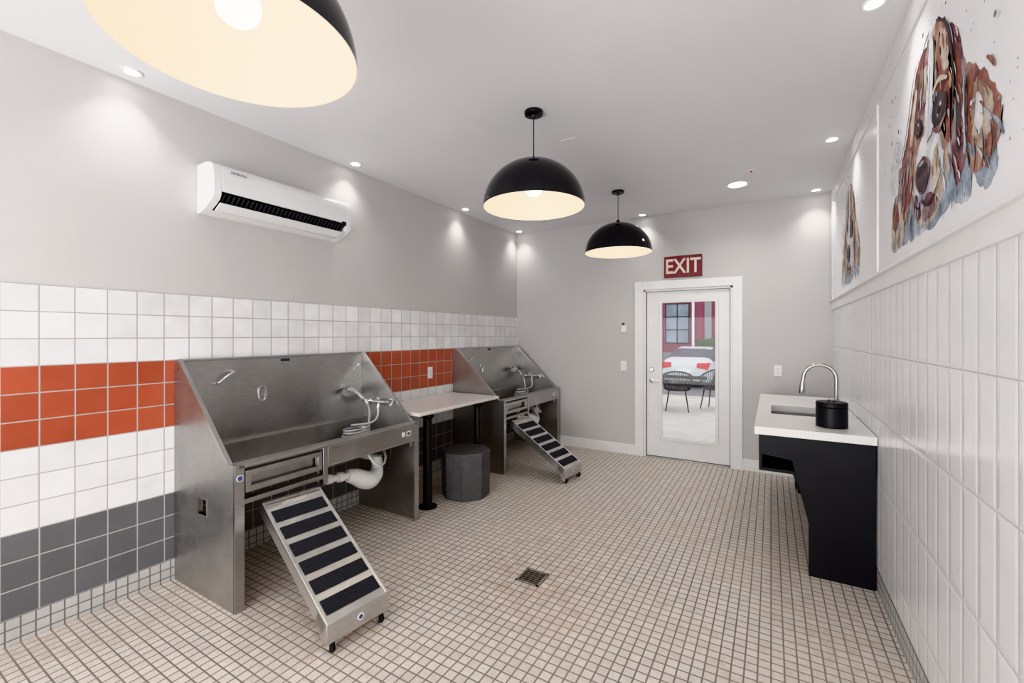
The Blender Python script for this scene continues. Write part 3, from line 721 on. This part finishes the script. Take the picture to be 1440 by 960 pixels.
# ------------------------------------------------------------------ sink counter
cy0, cy1, cz = 3.325, 5.20, .915
cx0, cx1 = -.095, XR-.014
SX0, SX1, SY0, SY1 = -.0, .34, 3.93, 4.42
b = B()
b.box(cx0, SX0, cy0, cy1, cz-.05, cz, QUARTZ); b.box(SX1, cx1, cy0, cy1, cz-.05, cz, QUARTZ)
b.box(SX0, SX1, cy0, SY0, cz-.05, cz, QUARTZ); b.box(SX0, SX1, SY1, cy1, cz-.05, cz, QUARTZ)
ct = top(b.obj('countertop'), 'white quartz countertop with undermount sink on a black base', 'countertop')
b = B(); e = .012
b.box(SX0-e, SX0, SY0-e, SY1+e, cz-.22, cz-.05, STEELD); b.box(SX1, SX1+e, SY0-e, SY1+e, cz-.22, cz-.05, STEELD)
b.box(SX0, SX1, SY0-e, SY0, cz-.22, cz-.05, STEELD); b.box(SX0, SX1, SY1, SY1+e, cz-.22, cz-.05, STEELD)
b.box(SX0-e, SX1+e, SY0-e, SY1+e, cz-.235, cz-.22, STEELD)
b.lathe([(0, 0), (.04, 0), (.04, .004), (.02, .002), (0, .002)], CHROME, (.17, 4.17, cz-.22), 20)
b.obj('sink_bowl', ct, label='stainless undermount sink bowl')
zt = cz-.05
BX = XR-.018
vb = empty('counter_base', (.2, 4.25, 0), 'black laminate cut-away counter base with open knee space', 'counter base')
LB = (-.2, -4.25, 0)
end = [(-.07, zt), (-.07, .735), (.115, .715), (.205, .33), (.205, .0), (BX, 0), (BX, zt)]
b = B(); b.prism(end, 'y', 3.335, 3.36, BLKLAM); b.obj('end_panel', vb, LB, bevel=.002)
b = B(); b.prism(end, 'y', 5.15, 5.175, BLKLAM); b.obj('end_panel', vb, LB, bevel=.002)
b = B(); b.box(-.07, -.05, 3.36, 5.15, .62, zt, BLKLAM); b.obj('apron', vb, LB, bevel=.002)
b = B(); b.prism([(-.05, .62), (.12, .62), (.25, .34), (.27, .34), (.135, .64), (-.05, .64)], 'y', 3.362, 5.148, BLKLAM); b.obj('knee_panel', vb, LB)
b = B(); b.box(.22, BX, 5.02, 5.148, 0, .10, BLKLAM); b.obj('toe_block', vb, LB)
fx, fy = .43, 4.15
b = B(); b.lathe([(0, 0), (.03, 0), (.03, .006), (.022, .012), (.021, .10), (.016, .115), (0, .115)], NICKEL, (0, 0, 0), 24)
arc = [(0, 0, .10), (0, 0, .27)]
for k in range(1, 12):
    a = math.pi*k/12; arc.append((-.105+.105*math.cos(a), 0, .27+.105*math.sin(a)))
arc += [(-.212, 0, .255), (-.215, 0, .235)]
b.tube(arc, .0145, NICKEL, 14)
fa = top(b.obj('kitchen_faucet', None, (fx, fy, cz)), 'brushed nickel gooseneck pull-down faucet on the countertop', 'faucet')
b = B(); b.tube([(-.215, 0, .24), (-.218, 0, .20), (-.221, 0, .155), (-.222, 0, .145)], [.016, .021, .024, .020], NICKEL, 16); b.obj('spray_head', fa)
b = B(); b.cyl((0, -.015, .07), (0, -.05, .075), .012, NICKEL, 14); b.tube([(0, -.045, .075), (0, -.06, .10), (0, -.075, .14)], [.008, .007, .006], NICKEL, 10); b.obj('lever', fa)
b = B(); b.lathe([(0, 0), (.084, 0), (.088, .004), (.088, .128), (.084, .132), (.088, .136), (.088, .158), (.084, .165), (.03, .167), (0, .167)], BLKLAM, n=44)
cn = top(b.obj('soap_canister', None, (.345, 3.57, cz)), 'matte black round canister with a lid on the countertop', 'canister')
b = B(); b.lathe([(0, .167), (.022, .167), (.024, .176), (.018, .183), (0, .184)], NICKEL, n=24); b.obj('lid_knob', cn)

# ------------------------------------------------------------------ outside
CONC = simple('patio_concrete', C(196, 193, 188), .8, var=.08, scale=3)
ASPH = simple('asphalt', C(130, 130, 132), .9, var=.1, scale=5)
b = B(); b.box(-14, 12, YB+.15, 11.5, -.15, -.01, CONC); b.box(-14, 12, 11.5, 11.7, -.5, -.0, CONC)
top(b.obj('patio'), 'pale concrete patio slab outside the door', 'patio', kind='structure')
b = B(); b.box(-40, 40, 11.7, 45, -.6, -.42, ASPH)
top(b.obj('parking_lot'), 'grey asphalt parking lot', 'parking lot', kind='structure')
MAG = simple('magenta_siding', C(150, 66, 94), .6, var=.12, scale=2, stretch=(1, 1, 40))
BWIN = simple('building_glass', C(140, 150, 166), .15, var=.3, scale=1)
GSID = simple('grey_siding', C(160, 158, 162), .6, var=.05)
bl = empty('apartment_building', (0, 30, -.42), 'dark red apartment building with gridded windows across the lot', 'building')
b = B(); b.box(-30, 20, 0, 6, 0, 12, MAG); b.box(-30, 20, -.05, 0, 0, .8, GSID); b.box(-3.6, -3.2, -.12, 0, 0, 12, GSID); b.box(-4.35, -4.2, -.12, 0, 0, 12, WHITE)
b.obj('facade', bl)
for x in (-11.2, -8.6, -5.25, -1.6, 1.2):
    for z in (1.4, 5.2):
        b = B(); b.box(x-.75, x+.75, -.03, 0, z, z+2.6, BWIN)
        for k in (-.75, -.03, .69): b.box(x+k, x+k+.06, -.07, -.03, z, z+2.6, MBLACK)
        for k in (0, .85, 1.7, 2.54): b.box(x-.75, x+.75, -.07, -.03, z+k, z+k+.06, MBLACK)
        b.obj('window', bl)
GREEN = simple('shrub_leaves', C(70, 92, 60), .8, var=.5, scale=12)
for i, (x, y, s) in enumerate(((-3.2, 28.4, 1.3), (-6.8, 28.6, 1.1), (.6, 28.5, 1.2))):
    b = B()
    for k in range(26):
        a = random.uniform(0, 6.28); r = random.uniform(0, .55)*s; zz = random.uniform(.25, 1.1)*s
        b.sphere((r*math.cos(a), r*math.sin(a), zz), random.uniform(.18, .34)*s, GREEN, 8)
    b.cyl((0, 0, 0), (0, 0, .4), .06, MBLACK, 8)
    top(b.obj('shrub', None, (x, y, -.42)), 'rounded green shrub in front of the building', 'shrub', 'shrubs by the building')

# car
CARW = simple('car_paint_silver', C(205, 208, 212), .2, var=.02); CARG = simple('car_glass', C(84, 94, 104), .08, var=.1)
car = empty('car', (-2.75, 17.0, -.42), 'silver white sedan parked with its tail lights facing the patio', 'car', rot=(0, 0, math.radians(-4)))
st = [(0, .74, .30, .70, .80, .70), (.10, .86, .25, .88, .98, .70), (.35, .90, .22, .93, 1.05, .74), (.75, .91, .22, .95, 1.10, .74), (1.35, .92, .22, .96, 1.42, .62), (2.1, .92, .22, .96, 1.48, .63),
      (2.9, .92, .22, .95, 1.40, .62), (3.5, .91, .22, .92, 1.02, .72), (4.3, .88, .24, .78, .88, .72), (4.62, .72, .30, .62, .70, .6)]
b = B(); rings = []
for (y, w, zb, zbelt, zt_, wt) in st:
    half = [(w*.9, zb), (w, zb+.18), (w, (zb+zbelt)/2+.1), (w*.96, zbelt), (wt+.03, zt_-.05), (wt*.85, zt_)]
    ring = [(x, z) for x, z in half]+[(-x, z) for x, z in half[::-1]]
    rings.append([b.bm.verts.new((x, y, z)) for x, z in ring])
iw, ig = b.mi(CARW), b.mi(CARG); n = 12
for k in range(len(rings)-1):
    for j in range(n):
        j2 = (j+1) % n; mat = iw
        if j in (3, 7) and 3 <= k <= 6: mat = ig
        if j == 5 and k in (3, 6): mat = ig
        if j in (4, 6) and k in (3, 6): mat = ig
        b.face([rings[k][j], rings[k][j2], rings[k+1][j2], rings[k+1][j]], mat)
b.face(rings[0], iw); b.face(rings[-1][::-1], iw)
b.obj('body', car, ang=40)
TL = simple('tail_light_red', C(210, 30, 36), .2)
for sgn in (-1, 1):
    b = B(); b.prism([(sgn*.82, .70), (sgn*.44, .76), (sgn*.46, .93), (sgn*.88, .95)], 'y', -.02, .18, TL); b.obj('tail_light', car, bevel=.01, label='red tail light')
b = B(); b.box(-.26, .26, -.012, .01, .56, .70, WPLAST); b.obj('license_plate', car)
b = B(); b.box(-.78, .78, -.03, .1, .34, .46, MBLACK); b.obj('rear_bumper', car, bevel=.02)
for x in (-.84, .84):
    for y in (.85, 3.6):
        b = B(); b.lathe([(0, -.1), (.2, -.1), (.31, -.1), (.33, -.06), (.33, .06), (.31, .1), (.2, .1), (0, .1)], RUBBER, (x, y, .33), 24, 'x'); b.obj('wheel', car)

# patio chairs
def chair(loc, rz, lab):
    t = empty('patio_chair', loc, lab, 'chair', 'patio chairs', (0, 0, rz))
    b = B(); b.lathe([(0, .42), (.23, .42), (.25, .435), (.23, .45), (0, .45)], MBLACK, n=24); b.obj('seat', t)
    for a in (40, 140, 220, 320):
        b = B(); ca, sa = math.cos(math.radians(a)), math.sin(math.radians(a)); b.tube([(ca*.2, sa*.2, .42), (ca*.28, sa*.28, 0)], [.014, .010], MBLACK, 8); b.obj('leg', t)
    b = B(); rr = []
    for k in range(27):
        a = math.radians(-20+k*220/26); rr.append((.29*math.cos(a), .29*math.sin(a), .66+.15*max(0, math.sin(a))))
    b.tube(rr, .018, MBLACK, 8)
    for p in rr: b.tube([(p[0]*.82, p[1]*.82, .44), p], .007, MBLACK, 6)
    b.obj('backrest', t)
chair((-1.64, 9.35, -.01), math.radians(190), 'black curved-back metal patio chair facing away')
chair((-1.0, 9.9, -.01), math.radians(-20), 'black curved-back metal patio chair turned toward the door')
pt = empty('patio_table', (-2.44, 9.6, -.01), 'pale square outdoor table beside the black chairs', 'table')
b = B(); b.box(-.40, .40, -.4, .4, .70, .74, WPLAST); b.obj('table_top', pt, bevel=.005)
for x in (-.35, .35):
    for y in (-.35, .35):
        b = B(); b.box(x-.03, x+.03, y-.03, y+.03, 0, .70, WPLAST); b.obj('leg', pt)

# ------------------------------------------------------------------ lights / world
w = bpy.data.worlds.new('sky'); scene.world = w; w.use_nodes = True
bg = w.node_tree.nodes['Background']; bg.inputs[0].default_value = (.97, .985, 1.0, 1); bg.inputs[1].default_value = 1.3
l = bpy.data.lights.new('rear_fill_area', 'AREA'); l.shape = 'RECTANGLE'; l.size = 3.4; l.size_y = 2.0; l.energy = 95; l.color = (1, .99, .98)  # added fill light, unseen behind the camera, tilted up to brighten the ceiling
o = bpy.data.objects.new('rear_fill_area', l); COL.objects.link(o); o.location = (-1.3, -1.9, 1.1); o.rotation_euler = (math.radians(112), 0, 0)

# ------------------------------------------------------------------ camera
cd = bpy.data.cameras.new('camera'); cd.sensor_width = 36; cd.lens = 616/1440*36; cd.shift_y = -9/1440; cd.clip_start = .02
co = bpy.data.objects.new('camera', cd); COL.objects.link(co); co.location = (0, 0, 1.52)
co.rotation_euler = (math.radians(90), 0, math.radians(30.6)); scene.camera = co
